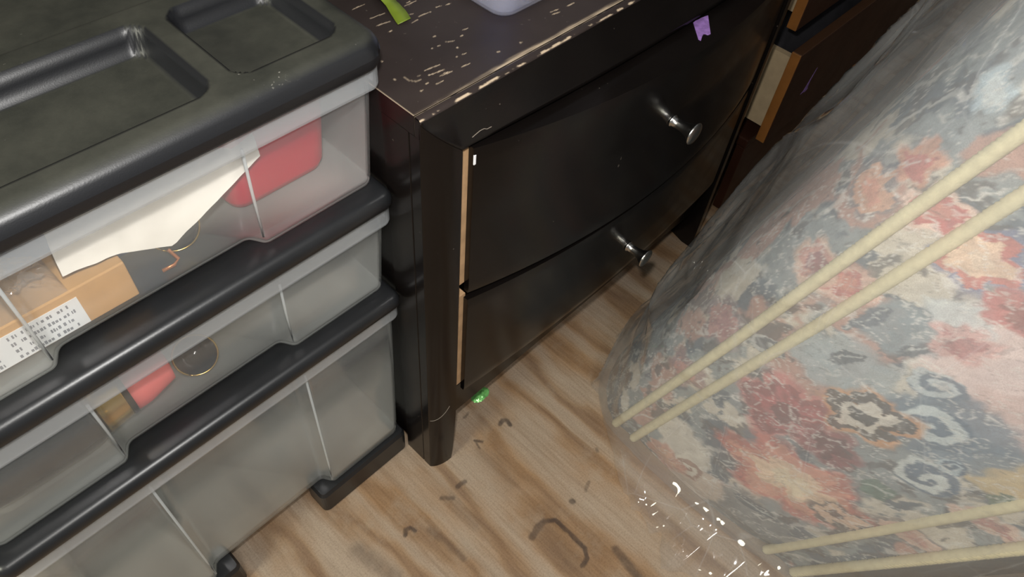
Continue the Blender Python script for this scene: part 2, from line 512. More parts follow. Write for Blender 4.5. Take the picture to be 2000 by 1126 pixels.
floor_mark([(927, 860), (938, 875)], 0.0016, 0.6)
floor_mark([(940, 885), (965, 905), (1000, 945)], 0.014, 0.20, 0.2)
floor_mark([(893, 950), (900, 944), (908, 940)], 0.0035, 0.62)
floor_mark([(862, 972), (885, 972)], 0.0035, 0.6)
floor_mark([(878, 975), (900, 1000), (925, 1020)], 0.013, 0.18, 0.2)
floor_mark([(790, 1045), (792, 1034), (802, 1030), (812, 1036)], 0.003, 0.75)
floor_mark([(838, 1034), (870, 1058), (905, 1090)], 0.006, 0.35, 0.2)
floor_mark([(1117, 978), (1118, 979)], 0.0042, 0.80)
floor_mark([(1150, 940), (1142, 958)], 0.0022, 0.4)
floor_mark([(1203, 1073), (1225, 1100), (1245, 1124), (1262, 1145)], 0.0075, 0.62, 0.3)
floor_mark([(1166, 876), (1167, 880)], 0.0028, 0.5)
floor_mark([(700, 1075), (735, 1100), (770, 1126)], 0.014, 0.40, 0.2)
floor_mark([(905, 815), (915, 806)], 0.0022, 0.5)
P = np.stack([FX, FY, np.zeros(FX.shape)], -1)
flo = link('floor', grid_me(P, {'stain': stain}), M['floor'])
tag(flo, 'worn plywood floor with brown grain and dark scuff marks', 'floor', kind='structure')
for nm, lo, hi, lb in (('wall_back', (-1.6, 1.2, 0), (2.7, 1.26, 2.5), 'plain grey wall behind the nightstand and dresser'), ('wall_right', (2.6, -1.6, 0), (2.66, 1.2, 2.5), 'plain grey wall at the far end of the dresser')):
    tag(link(nm, box_me(lo, hi), M['wall']), lb, 'wall', kind='structure')

# ------------------------------------------------------------------ plastic drawer tower
TX0, TX1 = -0.119, 0.2955
TY0, TY1 = 0.400, 0.770
tower = empty('drawer_tower', (0.088, 0.58, 0.0), 'three drawer plastic storage tower with black frame and frosted drawers beside the nightstand', 'drawer tower')
ZT = 0.685
def sd_rr(X, Y, x0, y0, x1, y1, r):
    cx, cy = (x0+x1)/2, (y0+y1)/2; qx = np.abs(X-cx) - (x1-x0)/2 + r; qy = np.abs(Y-cy) - (y1-y0)/2 + r
    return np.hypot(np.maximum(qx, 0), np.maximum(qy, 0)) + np.minimum(np.maximum(qx, qy), 0) - r
def make_lid():
    x0, x1, y0, y1, r = -0.127, 0.3015, 0.384, 0.775, 0.022
    er = 0.014
    xs = np.concatenate([np.linspace(x0, x0+0.02, 12)[:-1], np.arange(x0+0.02, x1-0.02, 0.0022), np.linspace(x1-0.02, x1, 12)])
    ys = np.concatenate([np.linspace(y0, y0+0.02, 12)[:-1], np.arange(y0+0.02, y1-0.02, 0.0022), np.linspace(y1-0.02, y1, 12)])
    X, Y = np.meshgrid(xs, ys, indexing='ij')
    sd = sd_rr(X, Y, x0, y0, x1, y1, r)
    e = 1e-4
    gx = (sd_rr(X+e, Y, x0, y0, x1, y1, r) - sd)/e; gy = (sd_rr(X, Y+e, x0, y0, x1, y1, r) - sd)/e
    outm = sd > 0
    X = np.where(outm, X - gx*sd, X); Y = np.where(outm, Y - gy*sd, Y); sd = np.minimum(sd, 0)
    d = np.clip(er + sd, 0, er)
    Z = ZT - (er - np.sqrt(np.maximum(er*er - d*d, 0)))
    def recess(a, b, c, dd, rr, depth, soft=0.006):
        s = sd_rr(X, Y, a, b, c, dd, rr)
        t = np.clip(-s/soft, 0, 1); return depth*(t*t*(3-2*t))
    rec = recess(-0.095, 0.409, 0.172, 0.512, 0.014, 0.022, 0.005) + recess(0.190, 0.411, 0.278, 0.512, 0.014, 0.020, 0.005) + recess(-0.095, 0.530, 0.278, 0.750, 0.02, 0.006, 0.010)
    Z = Z - rec
    gzx = np.gradient(Z, axis=0)/np.maximum(np.gradient(X, axis=0), 1e-5); gzy = np.gradient(Z, axis=1)/np.maximum(np.gradient(Y, axis=1), 1e-5)
    dust = 1-sstep(0.25, 1.2, np.hypot(gzx, gzy))
    me = grid_me(np.stack([X, Y, Z], -1), {'dust': dust})
    bm = bmesh.new(); bm.from_mesh(me)
    bmesh.ops.remove_doubles(bm, verts=bm.verts, dist=1e-5)
    bmesh.ops.dissolve_degenerate(bm, dist=1e-6, edges=bm.edges)
    # skirt
    prof = [(0.0, ZT-er), (0.0005, 0.664), (0.002, 0.661), (0.012, 0.660)]
    pl = fillet([(x0, y0), (x1, y0), (x1, y1), (x0, y1)], r, 8)
    sk = loft_me([ring3(offset(pl, i), z) for i, z in prof], False, True)
    bm.from_mesh(sk)
    me2 = bpy.data.meshes.new('lid'); bm.to_mesh(me2); bm.free()
    return me2
part('lid', make_lid(), M['lid'], tower, True)

def front_poly(inset=0.0, ybase=TY0, step=0.015):
    x0, x1 = TX0 + inset, TX1 - inset
    pts = [(x0, ybase), (0.000, ybase), (0.009, ybase+step), (0.166, ybase+step), (0.175, ybase), (x1, ybase), (x1, TY1), (x0, TY1)]
    return fillet(pts, [0.008, 0.008, 0.008, 0.008, 0.008, 0.010, 0.010, 0.010], 5)
def make_drawer(z0, z1):
    th = 0.0022
    loops = []
    for t in (0.0, 0.02, 0.06, 0.5, 1.0):
        z = z0 + (z1-z0)*t
        ins = 0.007*(1-t) + (0.004 if t == 0 else (0.001 if t == 0.02 else 0))
        loops.append(ring3(front_poly(ins, TY0 + 0.004*(1-t) + (0.004 if t == 0 else 0)), z))
    inner = []
    for t in (1.0, 0.5, 0.06, 0.03):
        z = z0 + (z1-z0)*t if t > 0.03 else z0 + 0.003
        ins = 0.007*(1-t)
        inner.append(ring3(offset(front_poly(ins, TY0 + 0.004*(1-t)), th), z))
    return loft_me(loops + inner, True, True)
def make_rim(z0, z1):
    o = fillet([(TX0-0.002, TY0-0.008), (TX1+0.002, TY0-0.008), (TX1+0.002, TY1+0.002), (TX0-0.002, TY1+0.002)], 0.010, 5)
    i1 = offset(o, 0.0035); 
    loops = [ring3(offset(o, 0.001), z0), ring3(o, z0+0.003), ring3(o, z1-0.002), ring3(offset(o, 0.001), z1), ring3(i1, z1), ring3(i1, z0)]
    loops.append(loops[0])
    return loft_me(loops, False, False)
DR = [(0.530, 0.6595), (0.378, 0.5045), (0.052, 0.3525)]
DRL = ['shallow frosted drawer holding a red tub', 'middle frosted drawer', 'deep empty frosted drawer']
for (z0, z1), lb in zip(DR, DRL):
    dm = make_drawer(z0, z1-0.004)
    d = part('drawer', dm, M['frost'], tower, True)
    dm.materials.append(M['frost_bright_body'])
    for f in dm.polygons:                     # extra haze on floor, sides and back imitates light scattered inside the drawer
        if not (f.center.y < TY0 + 0.024 and abs(f.normal.z) < 0.5): f.material_index = 1
    d['label'] = lb
    for xr in (0.0005, 0.1745):  # added thin tubes, pale like the light caught along the front steps
        part('corner_glint', tube_me([(xr, TY0+0.0062, z0+0.010), (xr, TY0+0.0046, z0+0.06), (xr, TY0+0.0018, z1-0.024)], 0.0013, 8), M['frost_glint'], d, True)
    h = 0.022
    part('drawer_rim', make_rim(z1-h, z1), M['frost_rim'], d, False)
def make_rail(z0, z1, y0=0.384):
    o = fillet([(-0.124, y0), (0.2968, y0), (0.2968, 0.772), (-0.124, 0.772)], 0.012, 6)
    r = (z1-z0)/2; loops = []
    for k in range(9):
        a = -math.pi/2 + math.pi*k/8
        loops.append(ring3(offset(o, r*0.75*(1-math.cos(a))), (z0+z1)/2 + r*math.sin(a)))
    inn = fillet([(-0.100, y0+0.046), (0.273, y0+0.046), (0.273, 0.745), (-0.100, 0.745)], 0.012, 6)
    loops += [ring3(inn, z1), ring3(inn, z0)]
    loops.append(loops[0])
    return loft_me(loops, False, False)
for z0, z1 in ((0.507, 0.529), (0.3555, 0.377)):
    part('rail', make_rail(z0, z1), M['black_plastic'], tower, True)
# base: floor plate, two front feet running into the middle, rear bar
part('base_plate', loft_me([ring3(fillet([(-0.118, 0.450), (0.292, 0.450), (0.292, 0.77), (-0.118, 0.77)], 0.01, 4), z) for z in (0.022, 0.050)]), M['black_plastic'], tower)
def make_foot(xa, xb, xm):
    pts = [(xa, 0.398), (xb, 0.398), (xb, 0.440), (xa, 0.440)] 
    o = fillet(pts, 0.008, 4)
    return loft_me([ring3(offset(o, 0.002), 0.0), ring3(o, 0.004), ring3(o, 0.044), ring3(offset(o, 0.003), 0.050)])
part('foot', make_foot(0.150, 0.2955, 0), M['black_plastic'], tower)
part('foot', make_foot(-0.121, 0.028, 0), M['black_plastic'], tower)
for xa in (-0.121, 0.2555):
    part('foot', box_me((xa, 0.73, 0), (xa+0.04, 0.77, 0.050), 0.004), M['black_plastic'], tower)
# corner posts of the frame behind the drawers
for xa in (-0.123, 0.289):
    for z0, z1 in ((0.05, 0.357), (0.376, 0.508), (0.528, 0.662)):
        part('post', box_me((xa, 0.773, z0), (xa+0.008, 0.79, z1), 0.002), M['black_plastic'], tower)

# ------------------------------------------------------------------ nightstand
NX0, NX1 = 0.2985, 0.9665
NC = (NX0+NX1)/2
NYB = 0.80
NT = 0.627
night = empty('nightstand', (NC, 0.57, 0), 'dark espresso two drawer nightstand with bowed drawer fronts and chipped top', 'nightstand')
def top_mesh():
    xs = np.concatenate([np.arange(NX0, 0.78, 0.0016), np.linspace(0.78, NX1, 12)])
    ys = np.concatenate([np.arange(0.3585, 0.58, 0.0008), np.linspace(0.58, NYB, 8)])
    X, Y = np.meshgrid(xs, ys, indexing='ij')
    wear = np.zeros(X.shape)
    def mark(px, w, amt=0.9):
        nonlocal wear
        pts = [onz(u, v, NT) for u, v in px]
        d = seg_dist(X, Y + 0.0010*(fbm(X*400, Y*400, 3)-0.5), pts)
        wear = np.maximum(wear, amt*(1-sstep(w*0.5, w*1.3, d))*np.clip(0.35+1.1*vnoise(X*700, Y*900, 8), 0, 1))
    S = [((690,158-140),(712,8)), ((723,36),(751,26)), ((737,50),(761,42)), ((800,28),(806,27)), ((818,32),(840,23)), ((804,45),(815,39)),
         ((852,14),(863,11)), ((870,10),(879,7)), ((905,58),(914,55)), ((899,71),(904,69)), ((830,137),(860,126)), ((837,147),(866,136)),
         ((860,148),(878,142)), ((868,143),(884,139)), ((903,130),(918,124)), ((904,106),(909,104)), ((852,164),(864,158)), ((817,148),(822,147)),
         ((832,164),(836,162)), ((855,90),(859,89)), ((870,82),(886,80)), ((843,95),(846,94)), ((790,12),(812,2)), ((795,6),(800,3)), ((1075,24),(1090,18)),
         ((1080,28),(1094,23)), ((1108,12),(1120,6)), ((892,111),(894,111)), ((760,62),(764,60))]
    for s in S: mark(s, 0.0006, 0.8)
    mark([(790,151),(800,157),(812,159),(822,155)], 0.0008, 0.4)
    for u, v in ((848,71),(1017,83),(973,101),(746,120),(893,93),(823,177),(771,155)): mark([(u, v), (u+1, v)], 0.0010, 0.9)
    # worn line along the joint with the front edging
    edge = 1-sstep(0.0, 0.0050, Y - 0.3585 + 0.006*(fbm(X*26, Y*0+1.0, 4)-0.42))
    along = np.clip(0.25 + 1.3*sstep(0.33, 0.40, X)*(1-sstep(0.50, 0.62, X)), 0, 1)
    line = (Y - 0.3585 < 0.0007)
    wear = np.maximum(wear, np.where(line, 0.42, edge*0.75*along*np.clip(vnoise(X*60, Y*900, 2)*1.6, 0, 1)))
    wear = np.maximum(wear, np.where(X - NX0 < 0.0008, 0.7, 0))
    Z = np.full(X.shape, NT)
    top = grid_me(np.stack([X, Y, Z], -1), {'wear': wear})
    # body of the slab below the surface
    bm = bmesh.new(); bm.from_mesh(top); bpy.data.meshes.remove(top)
    z0 = NT - 0.020
    lo, hi = (NX0, 0.3585), (NX1, NYB)
    vs = [bm.verts.new(p) for p in ((lo[0], lo[1], NT), (hi[0], lo[1], NT), (hi[0], hi[1], NT), (lo[0], hi[1], NT), (lo[0], lo[1], z0), (hi[0], lo[1], z0), (hi[0], hi[1], z0), (lo[0], hi[1], z0))]
    for f in ((0, 4, 5, 1), (1, 5, 6, 2), (2, 6, 7, 3), (3, 7, 4, 0), (7, 6, 5, 4)): bm.faces.new([vs[i] for i in f])
    bm.normal_update()
    for f in bm.faces:
        if abs(f.normal.z) < 0.5: f.material_index = 1
    me = bpy.data.meshes.new('top'); bm.to_mesh(me); bm.free(); return me
tm = top_mesh(); part('top', tm, M['espresso_top'], night); tm.materials.append(M['espresso'])
# front edging strip with a worn outer arris
def strip_mesh():
    xs = np.arange(NX0, NX1+0.0005, 0.0013)
    prof = [(0.3580, NT-0.020), (0.3580, NT-0.0004), (0.3576, NT-0.0002), (0.3570, NT-0.0001), (0.3562, NT), (0.3545, NT), (0.3530, NT-0.0002), (0.3523, NT-0.0005), (0.3517, NT-0.0009), (0.3512, NT-0.0015), (0.3509, NT-0.0022), (0.3507, NT-0.004)]
    P = np.zeros((len(xs), len(prof), 3)); W = np.zeros((len(xs), len(prof)))
    for j, (y, z) in enumerate(prof):
        P[:, j, 0] = xs; P[:, j, 1] = y; P[:, j, 2] = z
        n = fbm(xs*120, xs*0+j*0.15, 21, 5)
        if j in (8, 9): W[:, j] = 0.85*sstep(0.46, 0.60, n)
        if j in (7,): W[:, j] = 0.8*sstep(0.58, 0.66, n)
        if j in (1, 2): W[:, j] = 0.6*sstep(0.35, 0.6, n)
    return grid_me(P, {'wear': W})
part('edge_core', box_me((NX0, 0.3513, 0.6068), (NX1, 0.3578, NT-0.0018)), M['espresso'], night)
part('edge_strip', strip_mesh(), M['espresso_top'], night)
def bowf(x):
    t = (x - NC)/(0.919-NC); return np.maximum(0, 1 - np.asarray(t)**2)
def front_y(x, z):
    zs = [0.080, 0.172, 0.255, 0.364, 0.376, 0.479, 0.578, 0.60]
    g = [0.010, 0.013, 0.024, 0.036, 0.041, 0.033, 0.047, 0.047]
    return 0.339 - np.interp(z, zs, g)*bowf(x)
# front outline of the corner legs, shared by the apron that sits on them
LEGF = [(0.0, 0.3520), (0.002, 0.3495), (0.005, 0.3470), (0.009, 0.3446), (0.014, 0.3424), (0.020, 0.3405), (0.027, 0.3392), (0.0355, 0.3385)]
def leg_front(x):
    t = np.minimum(np.asarray(x) - NX0, NX1 - np.asarray(x)); return np.interp(t, [p[0] for p in LEGF], [p[1] for p in LEGF])
def apron_foot(x):
    yb = leg_front(x) - 0.012*np.where((x > NX0+0.0355) & (x < NX1-0.0355), bowf(x), 0)
    zb = 0.6235 - 0.0385*np.clip(np.minimum(x-NX0, NX1-x)/0.0355, 0, 1)**0.85
    return yb, zb
# apron: concave band under the top that bows out slightly
def apron_mesh():
    xs = np.concatenate([np.linspace(NX0, NX0+0.036, 22)[:-1], np.linspace(NX0+0.036, NX1-0.036, 110), np.linspace(NX1-0.036, NX1, 22)[1:]])
    nv = 16
    P = np.zeros((len(xs), nv, 3))
    yb, zb = apron_foot(xs); yt = np.full(len(xs), 0.3507); zt = 0.6240
    for j in range(13):
        t = j/12
        P[:, j] = np.stack([xs, yt + (yb-yt)*(t**1.25), zt + (zb-zt)*t], -1)
    P[:, 13] = np.stack([xs, yb+0.003, zb-0.0015], -1)
    P[:, 14] = np.stack([xs, np.full(len(xs), 0.3655), np.minimum(zb, 0.606)-0.0015], -1)
    P[:, 15] = np.stack([xs, np.full(len(xs), 0.3655), np.full(len(xs), 0.6065)], -1)
    return grid_me(P, {'wear': np.zeros((len(xs), nv))})
part('apron', apron_mesh(), M['espresso'], night, True)
scr = [onz(u, v, 0.597) for u, v in ((918, 253), (935, 245), (945, 242), (955, 243), (966, 240))]
def apron_y(x, z): 
    t = min(1, max(0, (0.624-z)/0.039)); yb = float(apron_foot(np.array(x))[0]); return 0.3507 + (yb-0.3507)*(t**1.25)
zz = [0.5905, 0.5925, 0.5925, 0.591, 0.591]
part('scratch', tube_me([(s[0], apron_y(s[0], z)-0.0001, z) for s, z in zip(scr, zz)], 0.00035, 6), M['scuff'], night)

# legs: rounded front, square back, tapering foot
def leg_mesh(x0, x1, mirror=False, front=True):
    w = x1-x0
    if front:
        pts = LEGF + [(w, 0.362), (w-0.012, 0.400), (0, 0.400), (0, 0.3665), (0.0009, 0.3660), (0.0009, 0.3648), (0, 0.3643), (0, 0.3529)]
    else:
        pts = [(0, 0.755), (w, 0.755), (w, NYB), (0, NYB)]
    loops = []
    for z in (0.0, 0.004, 0.02, 0.05, 0.09, 0.13, None):
        k = 1.0 if (z is None or z >= 0.13) else (0.84 + 0.16*(z/0.13)**0.6)
        L = []
        for x, y in pts:
            xx = x*k if not mirror else w - x*k
            zz = z
            if z is None:
                zz = 0.6065
                if front and y < 0.3521: zz = float(apron_foot(np.array(x0+xx))[1]) - 0.0010
            L.append((x0 + xx, 0.352 + (y-0.352)*(k if y < 0.36 else 1) if front else y, zz))
        loops.append(L)
    me = loft_me(loops)
    bm = bmesh.new(); bm.from_mesh(me)
    for f in bm.faces: f.smooth = True
    for e in bm.edges:
        if len(e.link_faces) == 2 and e.calc_face_angle(0) > 0.75: e.smooth = False
    bm.to_mesh(me); bm.free()
    return me
part('leg', leg_mesh(NX0, NX0+0.0355), M['espresso'], night)
part('leg', leg_mesh(NX1-0.0355, NX1, True), M['espresso'], night)
sp = []
for k in range(13):
    xx = NX0 + 0.001 + 0.024*k/12; sp.append((xx, float(leg_front(xx))-0.0001, 0.137 + 0.024*(k/12)**2))
part('scratch', tube_me(sp, 0.0004, 6), M['scuff'], night)
part('leg', leg_mesh(NX0, NX0+0.0355, False, False), M['espresso'], night)
part('leg', leg_mesh(NX1-0.0355, NX1, True, False), M['espresso'], night)
for xa in (NX0+0.0015, NX1-0.0165):
    part('side_panel', box_me((xa, 0.4008, 0.028), (xa+0.015, 0.7545, 0.6065), 0.001), M['espresso'], night)
part('back_panel', box_me((NX0+0.037, 0.785, 0.10), (NX1-0.037, 0.795, 0.6065)), M['espresso'], night)
part('bottom_rail', box_me((NX0+0.037, 0.360, 0.082), (NX1-0.037, 0.378, 0.150), 0.001), M['espresso'], night)
part('bottom_board', box_me((NX0+0.037, 0.379, 0.135), (NX1-0.037, 0.784, 0.150)), M['espresso'], night)
part('divider_rail', box_me((NX0+0.037, 0.372, 0.362), (NX1-0.037, 0.40, 0.376)), M['espresso'], night)

def drawer_front_mesh(z0, z1, x0=0.3480, x1=0.9170):
    xs = np.linspace(x0, x1, 90); zs = np.linspace(z0, z1, 24)
    th_back = 0.0035
    P = []
    ring_z = [z0]*1
    # closed loop over (front going up, top, back, bottom)
    rows = []
    e = 0.0012
    for z in zs:
        zz = min(max(z, z0+0), z1); y = front_y(xs, z)
        if z == zs[0] or z == zs[-1]: y = y + e
        rows.append(np.stack([xs, y, np.full(len(xs), zz)], -1))
    yb = np.full(len(xs), 0.3395) + 0.006
    rows.append(np.stack([xs, yb, np.full(len(xs), z1)], -1))
    rows.append(np.stack([xs, yb, np.full(len(xs), z0)], -1))
    A = np.array(rows)                      # (nr, nx, 3)
    me = grid_me(A, None, closed_u=True)
    bm = bmesh.new(); bm.from_mesh(me); bm.verts.ensure_lookup_table()
    nr, nx = A.shape[:2]
    for j in (0, nx-1):
        vs = [bm.verts[i*nx+j] for i in range(nr)]
        try: bm.faces.new(vs)
        except ValueError: pass
    bmesh.ops.recalc_face_normals(bm, faces=bm.faces)
    out = bpy.data.meshes.new('front')
    for f in bm.faces: f.smooth = True
    for ed in bm.edges:
        if len(ed.link_faces) == 2 and ed.calc_face_angle(0) > 0.6: ed.smooth = False
    bm.to_mesh(out); bm.free(); return out
KNOB = [(0.0075, 0.0), (0.0075, 0.002), (0.0060, 0.003), (0.0058, 0.010), (0.0062, 0.016), (0.0075, 0.022), (0.0105, 0.027), (0.0130, 0.0295), (0.0135, 0.031), (0.0125, 0.0325), (0.006, 0.0335)]
for z0, z1, kz in ((0.3765, 0.578, 0.479), (0.172, 0.3635, 0.258)):
    d = part('drawer', drawer_front_mesh(z0, z1), M['espresso'], night)
    ky = float(front_y(NC, kz))
    k = part('knob', lathe_me(KNOB, (NC, ky-0.0004, kz), (0, -1, 0), 28), M['steel'], d, True)
    k['label'] = 'flared brushed steel knob'
    # wooden drawer box behind the front
    for xa in (0.3390, 0.9140):
        part('box_side', box_me((xa, 0.3462, z0+0.012), (xa+0.012, 0.74, z1-0.004 if z0 > 0.3 else z1+0.004)), M['box_wood'], d)
    part('box_back', box_me((0.353, 0.728, z0+0.012), (0.912, 0.74, z1-0.03)), M['box_wood'], d)
    part('box_bottom', box_me((0.353, 0.347, z0+0.014), (0.912, 0.727, z0+0.020)), M['box_wood'], d)
    # metal slide under the box side
    part('slide', box_me((0.3350, 0.350, z0+0.020), (0.3388, 0.72, z0+0.045)), M['steel'], d)
    if z0 > 0.3:
        top_d = d
# purple smear on the top face of the upper drawer front, and a white chip at its left end
def smear_mesh():
    rows = []
    for k, (ua, va, ub, vb) in enumerate([(1354,44,1364,76),(1359,40,1369,79),(1364,38,1371,72),(1369,35,1374,66),(1374,33,1378,66),(1379,31,1383,68),(1383,30,1388,66)]):
        a = onz(ua, va, 0.5786); b = onz(ub, vb, 0.5786); rows.append((a, b))
    me_l = []
    for (a, b) in rows:
        me_l.append((a, b))
    V = []; F = []
    for i in range(len(me_l)-1):
        (a0, b0), (a1, b1) = me_l[i], me_l[i+1]
        n = len(V)
        ym = lambda p: max(p[1], float(front_y(p[0], 0.578))+0.002)
        V += [(a0[0], a0[1], 0.5786), (a1[0], a1[1], 0.5786), (b1[0], ym(b1), 0.5786), (b0[0], ym(b0), 0.5786)]
        V += [(p[0], p[1], 0.5781) for p in V[n:n+4]]
        F += [(n, n+1, n+2, n+3), (n+7, n+6, n+5, n+4), (n, n+4, n+5, n+1), (n+1, n+5, n+6, n+2), (n+2, n+6, n+7, n+3), (n+3, n+7, n+4, n)]
    return mesh_from(V, F)
s = part('paint_smear', smear_mesh(), M['purple'], top_d); s['label'] = 'purple paint smear'
c = part('paint_chip', box_me((0.3475, 0.3378, 0.560), (0.3500, 0.3392, 0.571), 0.0003), M['white_chip'], top_d); c['label'] = 'white paint chip'

# ------------------------------------------------------------------ brown dresser with open drawers
dres = empty('dresser', (1.6, 0.62, 0), 'dark brown dresser with orange edged drawers pulled open behind the wrapped sofa', 'dresser')
DX0, DX1 = 1.04, 2.20
part('side_panel', box_me((DX0, 0.42, 0), (DX0+0.018, 0.86, 0.78), 0.001), M['brown'], dres)
part('side_panel', box_me((DX1-0.018, 0.42, 0), (DX1, 0.86, 0.78), 0.001), M['brown'], dres)
part('back_panel', box_me((DX0+0.019, 0.85, 0.02), (DX1-0.019, 0.86, 0.78)), M['brown'], dres)
part('top', box_me((DX0-0.01, 0.40, 0.781), (DX1+0.01, 0.865, 0.80), 0.002), M['brown'], dres)
part('shelf', box_me((DX0+0.0, 0.352, 0.172), (DX1, 0.419, 0.190), 0.002), M['brown'], dres)
def dresser_drawer(z0, z1, y, x0, lab):
    d = part('drawer', box_me((x0+0.003, y, z0), (DX1-0.01, y+0.016, z1-0.003), 0.001), M['brown'], dres)
    part('edge_band', box_me((x0, y+0.0005, z0), (x0+0.0028, y+0.0165, z1), 0.0008), M['orange_edge'], d)
    part('edge_band', box_me((x0+0.003, y+0.0005, z1-0.0029), (DX1-0.01, y+0.0165, z1), 0.0008), M['dim_edge'], d)
    part('box_side', box_me((x0+0.014, y+0.0167, z0+0.018), (x0+0.026, 0.80, z1-0.018)), M['pale_wood'], d)
    part('box_side', box_me((DX1-0.036, y+0.0167, z0+0.018), (DX1-0.024, 0.80, z1-0.018)), M['pale_wood'], d)
    part('box_bottom', box_me((x0+0.0265, y+0.0167, z0+0.020), (DX1-0.0365, 0.80, z0+0.026)), M['pale_wood'], d)
    d['label'] = lab
    return d
M['dim_edge'] = simple('dimmed_edge_band', rgb(70, 44, 24), 0.5, var=0.12, vscale=40)  # darker copy of the orange band, dimness put into its colour
d1 = dresser_drawer(0.194, 0.367, 0.329, 1.05, 'open brown drawer with orange edge')
d2 = dresser_drawer(0.398, 0.560, 0.353, 1.05, 'upper brown drawer with orange edge')
d3 = part('drawer', box_me((DX0+0.002, 0.3535, 0.02), (DX1-0.01, 0.370, 0.170), 0.001), M['brown'], dres)
hp = []
for k in range(17):
    t = k/16; hp.append((1.80 + 0.20*t, 0.3530 - 0.026*math.sin(math.pi*t)**0.6, 0.092))
part('handle', tube_me(hp, 0.006, 10), M['steel'], d3, True)
sm = []
for u0, v0, u1, v1 in ((1562,182,1572,166),(1568,183,1578,163),(1574,182,1584,158),(1580,180,1588,152)):
    pass
dd = [(1.128, 0.258), (1.136, 0.262), (1.142, 0.275), (1.152, 0.298), (1.155, 0.300), (1.148, 0.276), (1.150, 0.262), (1.154, 0.259), (1.146, 0.255), (1.138, 0.258)]
V = [(x, 0.3288, z) for x, z in dd] + [(x, 0.3292, z) for x, z in dd]; n = len(dd)
part('paint_smear', mesh_from(V, [tuple(range(n)), tuple(reversed(range(n, 2*n)))] + [(i, (i+1) % n, n+(i+1) % n, n+i) for i in range(n)]), M['purple'], d1)
def cloth_lump(x0, x1, y0, y1, z0, z1, seed):
    nx, ny = 60, 24
    u = np.linspace(0, 1, nx); v = np.linspace(0, 1, ny); U, Vv = np.meshgrid(u, v, indexing='ij')
    env = np.clip(np.minimum(np.minimum(U, 1-U)*14, np.minimum(Vv, 1-Vv)*6), 0, 1)**0.5
    Z = z0 + (z1-z0)*env*(0.6 + 0.5*fbm(U*9, Vv*4, seed))
    P = np.stack([x0+(x1-x0)*U, y0+(y1-y0)*Vv, Z], -1)
    return grid_me(P)
cl = link('folded_cloth', cloth_lump(1.09, 2.1, 0.375, 0.66, 0.222, 0.385, 3), M['grey_cloth'], None, True)
tag(cl, 'dark grey folded cloth heaped in the open brown dresser drawer', 'cloth')

